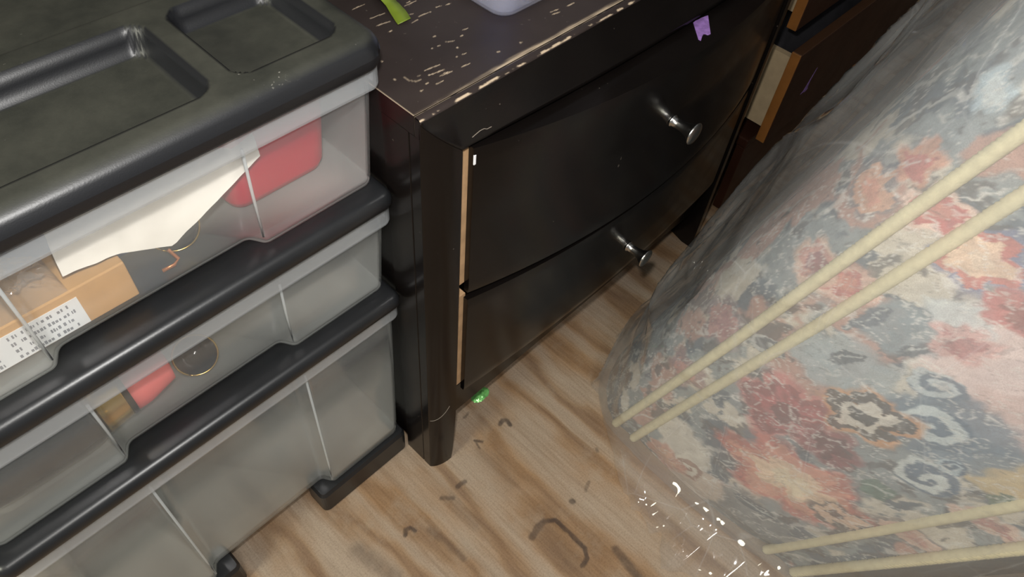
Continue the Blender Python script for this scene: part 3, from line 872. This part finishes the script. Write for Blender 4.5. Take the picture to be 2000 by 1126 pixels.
# ------------------------------------------------------------------ upended sofa in floral fabric
sofa = empty('sofa', (0.75, 0.10, 0), 'floral tapestry sofa stood on its end with cream cord piping under clear plastic', 'sofa')
SH = 1.02
LEAN_A, LEAN_B = 0.287, 0.335
def lean(y0): return np.interp(y0, [-0.11, 0.207], [LEAN_B, LEAN_A])
def place(x, y0, z): return np.stack(np.broadcast_arrays(x, y0 - lean(y0)*z, z), -1)
def px2fab(u, v):
    y, z = onx(u, v, 0.540)
    y0 = y
    for _ in range(6): y0 = y + float(lean(y0))*z
    return y0, z
def paint(Y0, Z, seed=1):
    """tapestry colours on the cloth, in its own (width, height) coordinates"""
    wx = 0.016*(fbm(Y0*38, Z*38, 31)-0.5) + 0.008*(fbm(Y0*120, Z*120, 35)-0.5)
    wz = 0.016*(fbm(Y0*38, Z*38, 32)-0.5) + 0.008*(fbm(Y0*120, Z*120, 36)-0.5)
    A = Y0 + wx; B = Z + wz
    def C(r, g, b): return np.array([lin(r/255), lin(g/255), lin(b/255)])
    def mix(c, col, k): return c*(1-k[..., None]) + col*k[..., None]
    n1 = fbm(A*22, B*18, 41); n2 = fbm(A*30, B*26, 42); n3 = fbm(A*60, B*45, 43)
    c = np.broadcast_to(C(128, 138, 142), A.shape + (3,)).copy()
    c = mix(c, C(196, 186, 168), sstep(0.50, 0.58, n1))
    c = mix(c, C(84, 98, 112), sstep(0.56, 0.62, n2))
    c = mix(c, C(176, 128, 112), sstep(0.60, 0.66, fbm(A*16, B*14, 44)))
    c = mix(c, C(72, 70, 74), sstep(0.60, 0.66, n3)*0.8)
    # sweeping light strokes
    sw = np.sin((A*160 + B*70 + 9*fbm(A*20, B*20, 45)))
    c = mix(c, C(212, 210, 202), sstep(0.80, 0.97, sw)*0.55*sstep(0.4, 0.6, fbm(A*26, B*26, 46)))
    def scale_at(u, v):
        a = px2fab(u, v); b = px2fab(u+12, v); d = px2fab(u, v+12)
        return (math.hypot(a[0]-b[0], a[1]-b[1]) + math.hypot(a[0]-d[0], a[1]-d[1]))/24.0
    def flower(u, v, rpx, cols, petals=6, rotn=0.0, squash=1.0, edge=(222, 212, 200)):
        nonlocal c
        cy, cz = px2fab(u, v); R = rpx*scale_at(u, v)
        dy = (A-cy)/R; dz = (B-cz)/R*squash
        r = np.hypot(dy, dz); th = np.arctan2(dz, dy) + rotn
        lob = 0.70 + 0.30*np.abs(np.cos(th*petals/2)) + 0.12*(fbm(A*60, B*60, int(u)) - 0.5)
        q = r/lob
        inside = (1 - sstep(0.80, 1.02, q + 0.30*(fbm(A*90, B*90, int(v)+7, 3)-0.5)))*(0.80+0.20*vnoise(A*200, B*200, 4))
        layer = (q*len(cols)*0.999 + 1.7*(fbm(A*75, B*75, int(v)) - 0.5)).clip(0, len(cols)-0.001)
        cc = np.array([C(*k) for k in cols])
        i0 = np.floor(layer).astype(int); col = cc[i0]
        streak = 0.82 + 0.36*vnoise(th*9, r*3, int(u+v))
        col = col*streak[..., None]
        e = sstep(0.80, 0.92, q)*inside*0.40*sstep(0.40, 0.62, fbm(A*80, B*80, int(u)+3))
        col = col*(1-e[..., None]) + C(*edge)*e[..., None]
        pet = (1 - sstep(0.03, 0.10, np.abs(np.cos(th*petals/2))))*sstep(0.25, 0.5, q)*0.4
        col = col*(1-pet[..., None]) + C(*edge)*pet[..., None]
        c = c*(1-inside[..., None]) + col*inside[..., None]
    def leaf(u0, v0, u1, v1, wpx, col, vein=(200, 205, 200)):
        nonlocal c
        a = px2fab(u0, v0); b = px2fab(u1, v1); s = scale_at((u0+u1)/2, (v0+v1)/2)
        L = math.hypot(b[0]-a[0], b[1]-a[1]); ux, uz = (b[0]-a[0])/L, (b[1]-a[1])/L
        t = ((A-a[0])*ux + (B-a[1])*uz)/L; w = np.abs(-(A-a[0])*uz + (B-a[1])*ux)
        hw = wpx*s*np.sin(np.clip(t, 0, 1)*math.pi)**0.8
        ins = (1-sstep(0.85, 1.0, w/np.maximum(hw, 1e-5)))*((t > 0) & (t < 1))
        col2 = np.broadcast_to(C(*col), A.shape+(3,))*(0.8+0.4*vnoise(t*14, w*300, 5))[..., None]
        vn = (1-sstep(0.05, 0.16, w/np.maximum(hw, 1e-5)))*0.6
        col2 = col2*(1-vn[..., None]) + C(*vein)*vn[..., None]
        c = c*(1-ins[..., None]) + col2*ins[..., None]
    def spiral(u, v, rpx, col, col2, sgn=1):
        nonlocal c
        cy, cz = px2fab(u, v); R = rpx*scale_at(u, v)
        dy, dz = (A-cy)/R, (B-cz)/R; r = np.hypot(dy, dz); th = np.arctan2(dz, dy)*sgn
        ins = 1-sstep(0.92, 1.0, r)
        w = np.sin(r*9 - th)
        col3 = C(*col)*(1-sstep(-0.2, 0.4, w)[..., None]) + C(*col2)*sstep(-0.2, 0.4, w)[..., None]
        c = c*(1-ins[..., None]) + col3*ins[..., None]
    # pink ground on the near side, yellow patch low down
    def blob(u, v, rpx, col, k=0.9, sq=1.0):
        nonlocal c
        cy, cz = px2fab(u, v); R = rpx*scale_at(u, v)
        q = np.hypot((A-cy)/R, (B-cz)/R*sq) + 0.7*(fbm(A*30, B*30, int(u*3+v))-0.5)
        c = mix(c, C(*col), (1-sstep(0.75, 1.0, q))*k)
    blob(1940, 700, 120, (214, 186, 180)); blob(1990, 820, 90, (206, 172, 164)); blob(1960, 930, 62, (200, 172, 112))
    blob(1830, 830, 105, (96, 120, 140)); blob(1880, 610, 60, (190, 196, 196)); blob(1640, 700, 80, (150, 162, 166))
    blob(1450, 1000, 70, (120, 122, 124)); blob(1350, 930, 50, (198, 176, 156)); blob(1330, 860, 45, (206, 196, 180))
    blob(1760, 640, 60, (126, 142, 150)); blob(1500, 860, 40, (96, 108, 122)); blob(1660, 1010, 50, (70, 68, 72))
    for u0, v0, u1, v1, w in ((1440, 950, 1520, 1010, 14), (1580, 1000, 1690, 985, 16), (1400, 880, 1470, 905, 12), (1620, 700, 1700, 690, 14), (1760, 690, 1850, 660, 13), (1380, 1000, 1440, 1050, 10)):
        leaf(u0, v0, u1, v1, w, (82, 92, 102))
    leaf(1680, 935, 1760, 965, 26, (92, 122, 110)); leaf(1920, 990, 1980, 965, 14, (76, 104, 84)); leaf(1700, 880, 1790, 850, 14, (110, 122, 128))
    leaf(1660, 640, 1740, 600, 16, (92, 104, 118)); leaf(1480, 930, 1430, 900, 12, (84, 92, 110))
    spiral(1835, 745, 38, (84, 108, 130), (176, 188, 192)); spiral(1832, 828, 50, (78, 104, 128), (184, 196, 198), -1); spiral(1812, 925, 40, (70, 96, 122), (190, 198, 196))
    spiral(1500, 680, 26, (88, 92, 100), (170, 172, 170)); spiral(1860, 905, 22, (66, 94, 120), (160, 178, 186)); spiral(1350, 905, 22, (150, 108, 90), (206, 196, 180))
    flower(1540, 795, 88, [(120, 52, 56), (176, 70, 72), (150, 58, 62), (196, 104, 98)], 5, 0.4)
    flower(1625, 860, 52, [(100, 48, 56), (140, 66, 72)], 5, 1.0)
    flower(1700, 805, 74, [(60, 52, 50), (206, 196, 180), (70, 58, 54), (206, 140, 74)], 5, 0.2, 0.9, (214, 150, 86))
    flower(1550, 930, 112, [(224, 204, 168), (226, 190, 154), (212, 132, 104), (196, 96, 78)], 6, 0.3, 1.25)
    flower(1905, 500, 98, [(222, 192, 160), (226, 186, 150), (200, 96, 82), (112, 120, 156)], 5, 0.9)
    flower(1820, 420, 70, [(206, 116, 98), (196, 88, 82), (226, 186, 166)], 5, 0.1)
    flower(2000, 600, 70, [(150, 62, 60), (190, 92, 86)], 6, 0.3)
    flower(1890, 660, 60, [(176, 98, 96), (206, 150, 142)], 5, 1.3)
    flower(1650, 560, 60, [(206, 120, 100), (190, 96, 90), (214, 168, 150)], 5, 0.8)
    flower(1580, 520, 60, [(150, 80, 84), (196, 128, 112), (210, 170, 146)], 5, 0.3)
    flower(1660, 385, 75, [(216, 140, 110), (206, 150, 116), (120, 112, 116)], 6, 1.3)
    flower(1760, 330, 60, [(196, 96, 84), (206, 138, 104)], 5, 0.3); flower(1900, 200, 60, [(196, 206, 208), (160, 180, 190)], 5, 0.3)
    flower(1390, 640, 55, [(160, 100, 104), (176, 120, 116), (130, 110, 116)], 5, 0.2); flower(1330, 730, 40, [(190, 120, 106), (150, 110, 110)], 5, 0.6)
    flower(1640, 1005, 40, [(60, 58, 62), (206, 170, 140), (84, 78, 80)], 5, 0.3); flower(1780, 1055, 60, [(190, 130, 116), (200, 160, 140), (120, 110, 112)], 5, 0.3, 2.0)
    flower(1930, 1030, 60, [(176, 112, 104), (206, 168, 148)], 5, 0.3, 2.0); flower(1300, 890, 35, [(206, 150, 116), (196, 130, 104)], 4, 0.5)
    # fine pale embroidery lines
    l1 = np.abs(fbm(A*34, B*34, 61, 3)-0.5); l2 = np.abs(fbm(A*52, B*46, 62, 3)-0.5)
    c = mix(c, C(220, 216, 208), (1-sstep(0.004, 0.016, l1))*0.6)
    c = mix(c, C(210, 206, 198), (1-sstep(0.004, 0.014, l2))*0.45)
    c = mix(c, C(58, 62, 70), (1-sstep(0.003, 0.012, np.abs(fbm(A*44, B*40, 63, 3)-0.52)))*0.35)
    g = c.mean(-1, keepdims=True); c = g + (c-g)*0.74
    c = c*(0.80 + 0.42*fbm(A*110, B*110, 71, 3))[..., None]
    return np.clip(c*1.02, 0, 1)
def fabric_strip(sec, zs, puff=0.0):
    """sec: list of (x, y0) along the cross-section"""
    S = np.array(sec); seg = np.hypot(*np.diff(S, axis=0).T); L = np.concatenate([[0], np.cumsum(seg)])
    n = max(4, int(L[-1]/0.0017)); t = np.linspace(0, L[-1], n)
    xs = np.interp(t, L, S[:, 0]); ys = np.interp(t, L, S[:, 1])
    T, Z = np.meshgrid(t, zs, indexing='ij')
    X = np.repeat(xs[:, None], len(zs), 1); Y0 = np.repeat(ys[:, None], len(zs), 1)
    if puff:
        X = X - puff*np.sin(np.pi*T/L[-1])**0.7 - 0.004*(fbm(T*9, Z*6, 77)-0.5)
    X = X + 0.012*(1-sstep(0.0, 0.05, Z))*(1 if puff else 0.3) - 0.006
    # pattern coordinate: arc length carried on past the corner so the motifs do not stretch
    PY = Y0 if abs(ys[0]-ys[-1]) > 0.8*L[-1] else ys[-1] + (L[-1]-T)
    return grid_me(place(X, Y0, Z), {'paint': paint(PY, Z)})
zs = np.arange(0.004, SH, 0.0019)
secA = [(1.00, 0.275), (0.85, 0.284), (0.75, 0.286), (0.69, 0.2855), (0.65, 0.2815), (0.615, 0.272), (0.585, 0.256), (0.563, 0.234), (0.550, 0.212)]
zc = np.arange(0.004, SH, 0.0032)
part('outer_panel', fabric_strip(secA, zc), M['fabric'], sofa, True)
part('boxing_band', fabric_strip([(0.550, 0.2115), (0.5515, 0.192), (0.550, 0.173)], zs), M['fabric'], sofa, True)
part('seat_panel', fabric_strip([(0.549, 0.1725), (0.549, -0.0585)], zs, 0.012), M['fabric'], sofa, True)
part('boxing_band', fabric_strip([(0.550, -0.059), (0.5535, -0.082), (0.552, -0.103)], zs), M['fabric'], sofa, True)
def cord(y0, x=0.543, r=0.0063, z0=0.012):
    pts = []
    for z in np.arange(z0, SH, 0.0022):
        w = 0.0012*math.sin(z*9 + y0*40)
        pts.append(tuple(place(np.array(x), np.array(y0 + w), np.array(z))))
    return tube_me(pts, r, 14, 260.0, 6)
for y0 in (0.2075, 0.1735, -0.058, -0.1025):
    part('piping_cord', cord(y0), M['cord'], sofa, True)
# dark body that closes the shape behind the fabric
def body_mesh():
    sec = [(0.560, 0.200), (0.572, 0.232), (0.60, 0.254), (0.66, 0.272), (0.75, 0.276), (0.99, 0.266), (0.99, -0.16), (0.575, -0.16), (0.560, -0.112), (0.560, 0.05)]
    loops = []
    for z in (0.0, 0.35, 0.7, SH-0.004):
        loops.append([tuple(place(np.array(x), np.array(y), np.array(z))) for x, y in sec])
    return loft_me(loops)
part('body', body_mesh(), M['black_cloth'], sofa)

# ------------------------------------------------------------------ clear plastic wrap round the sofa
wrap = empty('plastic_wrap', (0.72, 0.10, 0), 'crinkled clear plastic sheet wrapped round the floral sofa and trailing on the floor', 'plastic sheet')
def film_mesh(sec, offA, offB, seed, ztop=SH+0.01, flare=True, z0=0.0015):
    S = np.array(sec); seg = np.hypot(*np.diff(S, axis=0).T); L = np.concatenate([[0], np.cumsum(seg)])
    n = int(L[-1]/0.0038); t = np.linspace(0, L[-1], n)
    xs = np.interp(t, L, S[:, 0]); ys = np.interp(t, L, S[:, 1])
    # smooth section and its outward normal
    for _ in range(6):
        xs[1:-1] = (xs[:-2]+2*xs[1:-1]+xs[2:])/4; ys[1:-1] = (ys[:-2]+2*ys[1:-1]+ys[2:])/4
    tx, ty = np.gradient(xs), np.gradient(ys); l = np.hypot(tx, ty)+1e-9
    nx, ny = ty/l, -tx/l                       # section runs from the far side round to the near side
    zsf = np.concatenate([np.arange(z0, 0.16, 0.003), np.arange(0.16, ztop, 0.0045)])
    T, Z = np.meshgrid(t, zsf, indexing='ij')
    side = sstep(0.0, 1.0, (ys - 0.16)/0.10)[:, None]          # 1 on the far face, 0 on the seat face
    off = side*np.interp(zsf, [0, 0.10, 0.25, 0.45, 0.6, 1.0], [0.012, 0.018, 0.75*offA, offA, offA, offA*0.75])[None, :] + (1-side)*offB
    # creases: ridged noise, longer along the wrap
    rid = 1-np.abs(2*fbm(T*11 + 2*fbm(T*5, Z*4, seed+3, 2), Z*5, seed, 2)-1)
    fine = 1-np.abs(2*fbm(T*38, Z*16, seed+9, 2)-1)
    off = off + (0.005 + 0.016*side)*(rid**2.5-0.40)*(offB/0.0075 if offB > 0.003 else 0.25) + 0.0018*(fine**2-0.4)*(1 if offB > 0.003 else 0.3)
    off = np.maximum(off, 0.0035 if offB > 0.003 else 0.0006)
    X = xs[:, None] + nx[:, None]*off; Y = ys[:, None] + ny[:, None]*off
    if flare:
        f = (1-sstep(0.0, 0.075, Z))**1.5*(1-side)
        amt = np.interp(ys, [-0.2, -0.12, -0.05, 0.02, 0.10, 0.16, 0.21], [0.01, 0.025, 0.060, 0.082, 0.052, 0.026, 0.006])[:, None]
        X = X - f*amt*(0.80+0.45*fine)
        Z = Z + (1-side)*f*0.010*fine*np.clip(Z/0.01, 0, 1)
    # pinched knuckle on the far side
    k = np.exp(-(((X-0.68)/0.030)**2 + ((Z-0.225)/0.028)**2))*side
    Y = Y + (0.016 if flare else 0.0)*k
    return grid_me(place(X, Y, Z))
secF = [(1.005, 0.277), (0.85, 0.286), (0.75, 0.288), (0.69, 0.2875), (0.65, 0.2835), (0.615, 0.274), (0.583, 0.257), (0.558, 0.234), (0.542, 0.212), (0.535, 0.19), (0.5285, 0.15), (0.524, 0.06), (0.5285, -0.03), (0.535, -0.07), (0.538, -0.11), (0.552, -0.150), (0.60, -0.172), (0.75, -0.175)]
part('outer_film', film_mesh(secF, 0.040, 0.0075, 5), M['film'], wrap, True)
part('inner_film', film_mesh(secF, 0.013, 0.0008, 55, flare=False), M['film_inner'], wrap, True)

# ------------------------------------------------------------------ things in the drawers
# red tub
def rr_loops(x0, y0, x1, y1, r, prof):
    o = fillet([(x0, y0), (x1, y0), (x1, y1), (x0, y1)], r, 6)
    return [ring3(offset(o, i), z) for i, z in prof]
FZ1 = DR[0][0] + 0.0035; FZ2 = DR[1][0] + 0.0035
red = link('red_tub', loft_me(rr_loops(0.166, 0.437, 0.276, 0.530, 0.022, [(0.016, FZ1), (0.010, FZ1+0.003), (0.006, FZ1+0.012), (0.001, FZ1+0.060), (0.0, FZ1+0.085), (0.003, FZ1+0.086), (0.005, FZ1+0.060), (0.012, FZ1+0.010)])), M['red'], None, True)
tag(red, 'red plastic tub with rounded corners in the top frosted drawer', 'tub')
# cardboard box with white label
cb = empty('cardboard_box', (-0.02, 0.46, FZ1), 'brown cardboard box with a white printed label in the top drawer', 'box')
part('carton', box_me((-0.100, 0.4240, FZ1), (0.0745, 0.500, 0.5715), 0.0012), M['cardboard'], cb)
lab = part('label_sticker', box_me((-0.070, 0.4235, FZ1+0.0015), (0.036, 0.4239, 0.564)), M['label'], cb)
lab['label'] = 'white printed label'
def text_bars():
    bm = bmesh.new()
    r = random.Random(5)
    for blk in ((-0.066, -0.024), (-0.014, 0.030)):
        for z in (0.5580, 0.5510, 0.5440, 0.5372):
            x = blk[0]
            while x < blk[1]:
                w = r.choice((0.0008, 0.0012, 0.0018)); h = r.choice((0.0034, 0.0030, 0.0024))
                if r.random() < 0.86:
                    res = bmesh.ops.create_cube(bm, size=1.0)
                    for v in res['verts']:
                        v.co = Vector((x + (v.co.x+0.5)*w, 0.4233 + (v.co.y+0.5)*0.0002, z + (v.co.z+0.5)*h))
                x += w + r.choice((0.0006, 0.0009, 0.002))
    me = bpy.data.meshes.new('print'); bm.to_mesh(me); bm.free(); return me
part('printed_lines', text_bars(), M['ink'], lab)
# white paper
def paper_mesh():
    n, m = 40, 16
    U, V = np.meshgrid(np.linspace(0, 1, n), np.linspace(0, 1, m), indexing='ij')
    bx = np.interp(U, [0, 0.30, 0.55, 1], [0.036, 0.075, 0.112, 0.198]); bz = np.interp(U, [0, 0.30, 0.55, 1], [0.5850, 0.5785, 0.5600, 0.6000])
    X = bx + V*0.012; Z = bz + (0.644-bz)*V; Y = 0.4265 + 0.034*V + 0.006*np.sin(U*9)*V + 0.014*(np.abs(2*fbm(U*4, V*3, 8, 3)-1)-0.3)*(0.3+V)
    A = np.stack([X, Y, Z], -1); B = A + np.array([0, 0.0006, 0])
    a = grid_me(A); b = grid_me(B[:, ::-1]); return join_me([a, b])
pp = link('paper_sheet', paper_mesh(), M['paper'], None, True)
tag(pp, 'creased white paper sheet hanging above the cardboard box in the top drawer', 'paper')
bp2 = link('paper_card', box_me((0.010, 0.468, FZ1), (0.110, 0.4695, 0.610)), M['blue_grey'])
tag(bp2, 'blue card standing behind the white paper in the top drawer', 'card')
# gold hoop with round black disc
hoop = empty('hoop_ornament', (0.118, 0.447, FZ1), 'black round disc with a thin gold hoop in the top drawer', 'ornament')
hc = Vector((0.1215, 0.4475, FZ1+0.0225)); hax = Vector((-0.25, -0.85, 0.35)).normalized(); ht = hax.orthogonal().normalized(); hb = hax.cross(ht)
part('disc', lathe_me([(0.0, -0.0025), (0.019, -0.0025), (0.0195, 0), (0.019, 0.0015), (0.0, 0.0015)], hc, hax, 32), M['gloss_black'], hoop, True)
part('hoop', tube_me([tuple(hc + ht*(0.0205*math.cos(a)) + hb*(0.0205*math.sin(a))) for a in np.linspace(0, 2*math.pi, 49)], 0.0009, 8), M['gold'], hoop, True)
part('clasp', tube_me([(0.098, 0.432, FZ1+0.0015), (0.108, 0.431, FZ1+0.0018), (0.113, 0.433, FZ1+0.004), (0.1095, 0.437, FZ1+0.014)], 0.0016, 8), M['copper'], hoop, True)
# crumpled clear bag lying on the box
def bag_mesh():
    n, m = 70, 50
    U, V = np.meshgrid(np.linspace(0, 1, n), np.linspace(0, 1, m), indexing='ij')
    env = (np.sin(U*math.pi)*np.sin(V*math.pi))**0.45
    Z = 0.5752 + env*(0.006 + 0.030*(1-np.abs(2*fbm(U*6, V*5, 14)-1))**1.4)
    return grid_me(np.stack([-0.050+0.084*U, 0.4245+0.040*V, Z-0.0030], -1))
bg = link('plastic_bag', bag_mesh(), M['bag'], None, True)
tag(bg, 'shiny crumpled clear plastic bag lying on the cardboard box', 'bag')
# black bottle with gold collar and pink cap, lying in the middle drawer
bt = empty('bottle', (-0.03, 0.447, FZ2), 'black bottle with gold collar and pink cap lying in the middle drawer', 'bottle')
bo = Vector((-0.106, 0.4530, FZ2+0.036)); bax = Vector((0.985, -0.02, 0.0))
part('bottle_body', lathe_me([(0.020, 0.0), (0.030, 0.003), (0.0345, 0.012), (0.036, 0.03), (0.036, 0.085), (0.0345, 0.100), (0.031, 0.110)], bo, bax, 36), M['gloss_black'], bt, True)
part('collar', lathe_me([(0.0315, 0.1101), (0.0310, 0.112), (0.0285, 0.131), (0.0283, 0.133)], bo, bax, 36), M['gold'], bt, True)
part('seal', lathe_me([(0.0290, 0.1331), (0.0290, 0.1375)], bo, bax, 36), M['gloss_black'], bt, True)
part('cap', lathe_me([(0.0275, 0.1376), (0.0270, 0.150), (0.0215, 0.172), (0.0205, 0.176), (0.010, 0.178)], bo, bax, 36), M['pink'], bt, True)
# small copper cup with black mouth and gold rim
cup = empty('cup', (0.10, 0.44, FZ2), 'small tilted copper cup with black inside and gold rim in the middle drawer', 'cup')
ca = Vector((-0.20, -0.80, 0.56)).normalized(); co = Vector((0.0950, 0.4420, FZ2+0.0245)) - ca*0.030
part('cup_body', lathe_me([(0.008, 0.0), (0.009, 0.0006), (0.0195, 0.030)], co, ca, 36, True, False), M['copper'], cup, True)
part('inside', lathe_me([(0.0193, 0.0299), (0.0145, 0.018), (0.010, 0.008)], co, ca, 36, False, True), M['gloss_black'], cup, True)
ct = ca.orthogonal().normalized(); cbn = ca.cross(ct); cr = co + ca*0.030
part('rim', tube_me([tuple(cr + ct*(0.0197*math.cos(a)) + cbn*(0.0197*math.sin(a))) for a in np.linspace(0, 2*math.pi, 49)], 0.0010, 8), M['gold'], cup, True)

# ------------------------------------------------------------------ things on the nightstand and floor
tubx, tuby = onz(975, 36, NT)
tub = empty('storage_tub', (0.54, 0.50, NT), 'milky plastic tub with rounded corners on the nightstand top', 'tub')
def tub_mesh():
    x0, y0 = 0.4425, 0.4015; x1, y1 = 0.640, 0.560; z = NT+0.0004
    prof = [(0.010, z), (0.005, z+0.001), (0.001, z+0.006), (-0.004, z+0.06), (-0.007, z+0.10), (-0.0055, z+0.10), (-0.0025, z+0.06), (0.003, z+0.007), (0.007, z+0.003)]
    return loft_me(rr_loops(x0, y0, x1, y1, 0.020, prof))
part('tub_wall', tub_mesh(), M['tub'], tub, True)
def lump(cx, cy, z, r, h, seed):
    n, m = 36, 20; V = []
    P = np.zeros((n, m, 3))
    for i in range(n):
        for j in range(m):
            a = 2*math.pi*i/n; b = math.pi*(j/(m-1)); q = 1 + 0.22*(float(fbm(np.array(math.cos(a)*2+5), np.array(b*2+math.sin(a)*2), seed))-0.5)
            P[i, j] = (cx + r*q*math.sin(b)**0.5*math.cos(a), cy + r*0.9*q*math.sin(b)**0.5*math.sin(a), z + h/2 - h/2*math.cos(b))
    return grid_me(P, None, closed_u=True)
bl = link('blue_sponge', lump(0.4745, 0.4345, NT+0.0045, 0.0225, 0.060, 6), M['blue'], None, True)
tag(bl, 'bright blue soft lump lying inside the milky tub', 'sponge')
def tape_mesh():
    cl = [onz(730, -28, NT), onz(741, -8, NT), onz(752, 6, NT), onz(766, 16, NT), onz(778, 30, NT), onz(790, 45, NT)]
    h = [0.0012, 0.004, 0.006, 0.0035, 0.0022, 0.0008]
    V = []; F = []
    pts = []
    for k in range(41):
        t = k/40*(len(cl)-1); i = min(int(t), len(cl)-2); f = t-i; f2 = f*f*(3-2*f)
        pts.append((cl[i][0]*(1-f)+cl[i+1][0]*f, cl[i][1]*(1-f)+cl[i+1][1]*f, NT+0.0006 + h[i]*(1-f2)+h[i+1]*f2))
    for k, p in enumerate(pts):
        wx, wy = 0.0068, -0.0008
        for s in (-1, 1):
            for dz in (0.0, 0.0004):
                V.append((p[0]+s*wx, p[1]+s*wy, p[2]+dz + 0.0012*s*math.sin(k*0.22)))
    for k in range(40):
        a = k*4; b = a+4
        F += [(a+1, b+1, b+3, a+3), (a, a+2, b+2, b), (a, b, b+1, a+1), (a+2, a+3, b+3, b+2)]
    F += [(0, 1, 3, 2), (160, 162, 163, 161)]
    me = mesh_from(V, F); fix_normals(me); return me
tp = link('tape_strip', tape_mesh(), M['green_tape'], None, True)
tag(tp, 'wavy strip of lime green tape lying on the nightstand top', 'tape')
def foil_mesh():
    cx, cy = onz(938, 769, 0.004); n, m = 14, 10
    U, V = np.meshgrid(np.linspace(-1, 1, n), np.linspace(-1, 1, m), indexing='ij')
    r = np.random.default_rng(3)
    Z = 0.0012 + 0.007*r.random(U.shape)*np.clip(1.2-np.hypot(U, V), 0, 1)
    X = cx + 0.0165*U*(1-0.25*V*V) + 0.0016*(r.random(U.shape)-0.5); Y = cy + 0.0100*V*(1-0.3*U*U) + 0.0016*(r.random(U.shape)-0.5)
    return grid_me(np.stack([X, Y, Z], -1))
fo = link('foil_scrap', foil_mesh(), M['foil'])
tag(fo, 'tiny crumpled scrap of shiny green foil on the plywood floor', 'scrap')
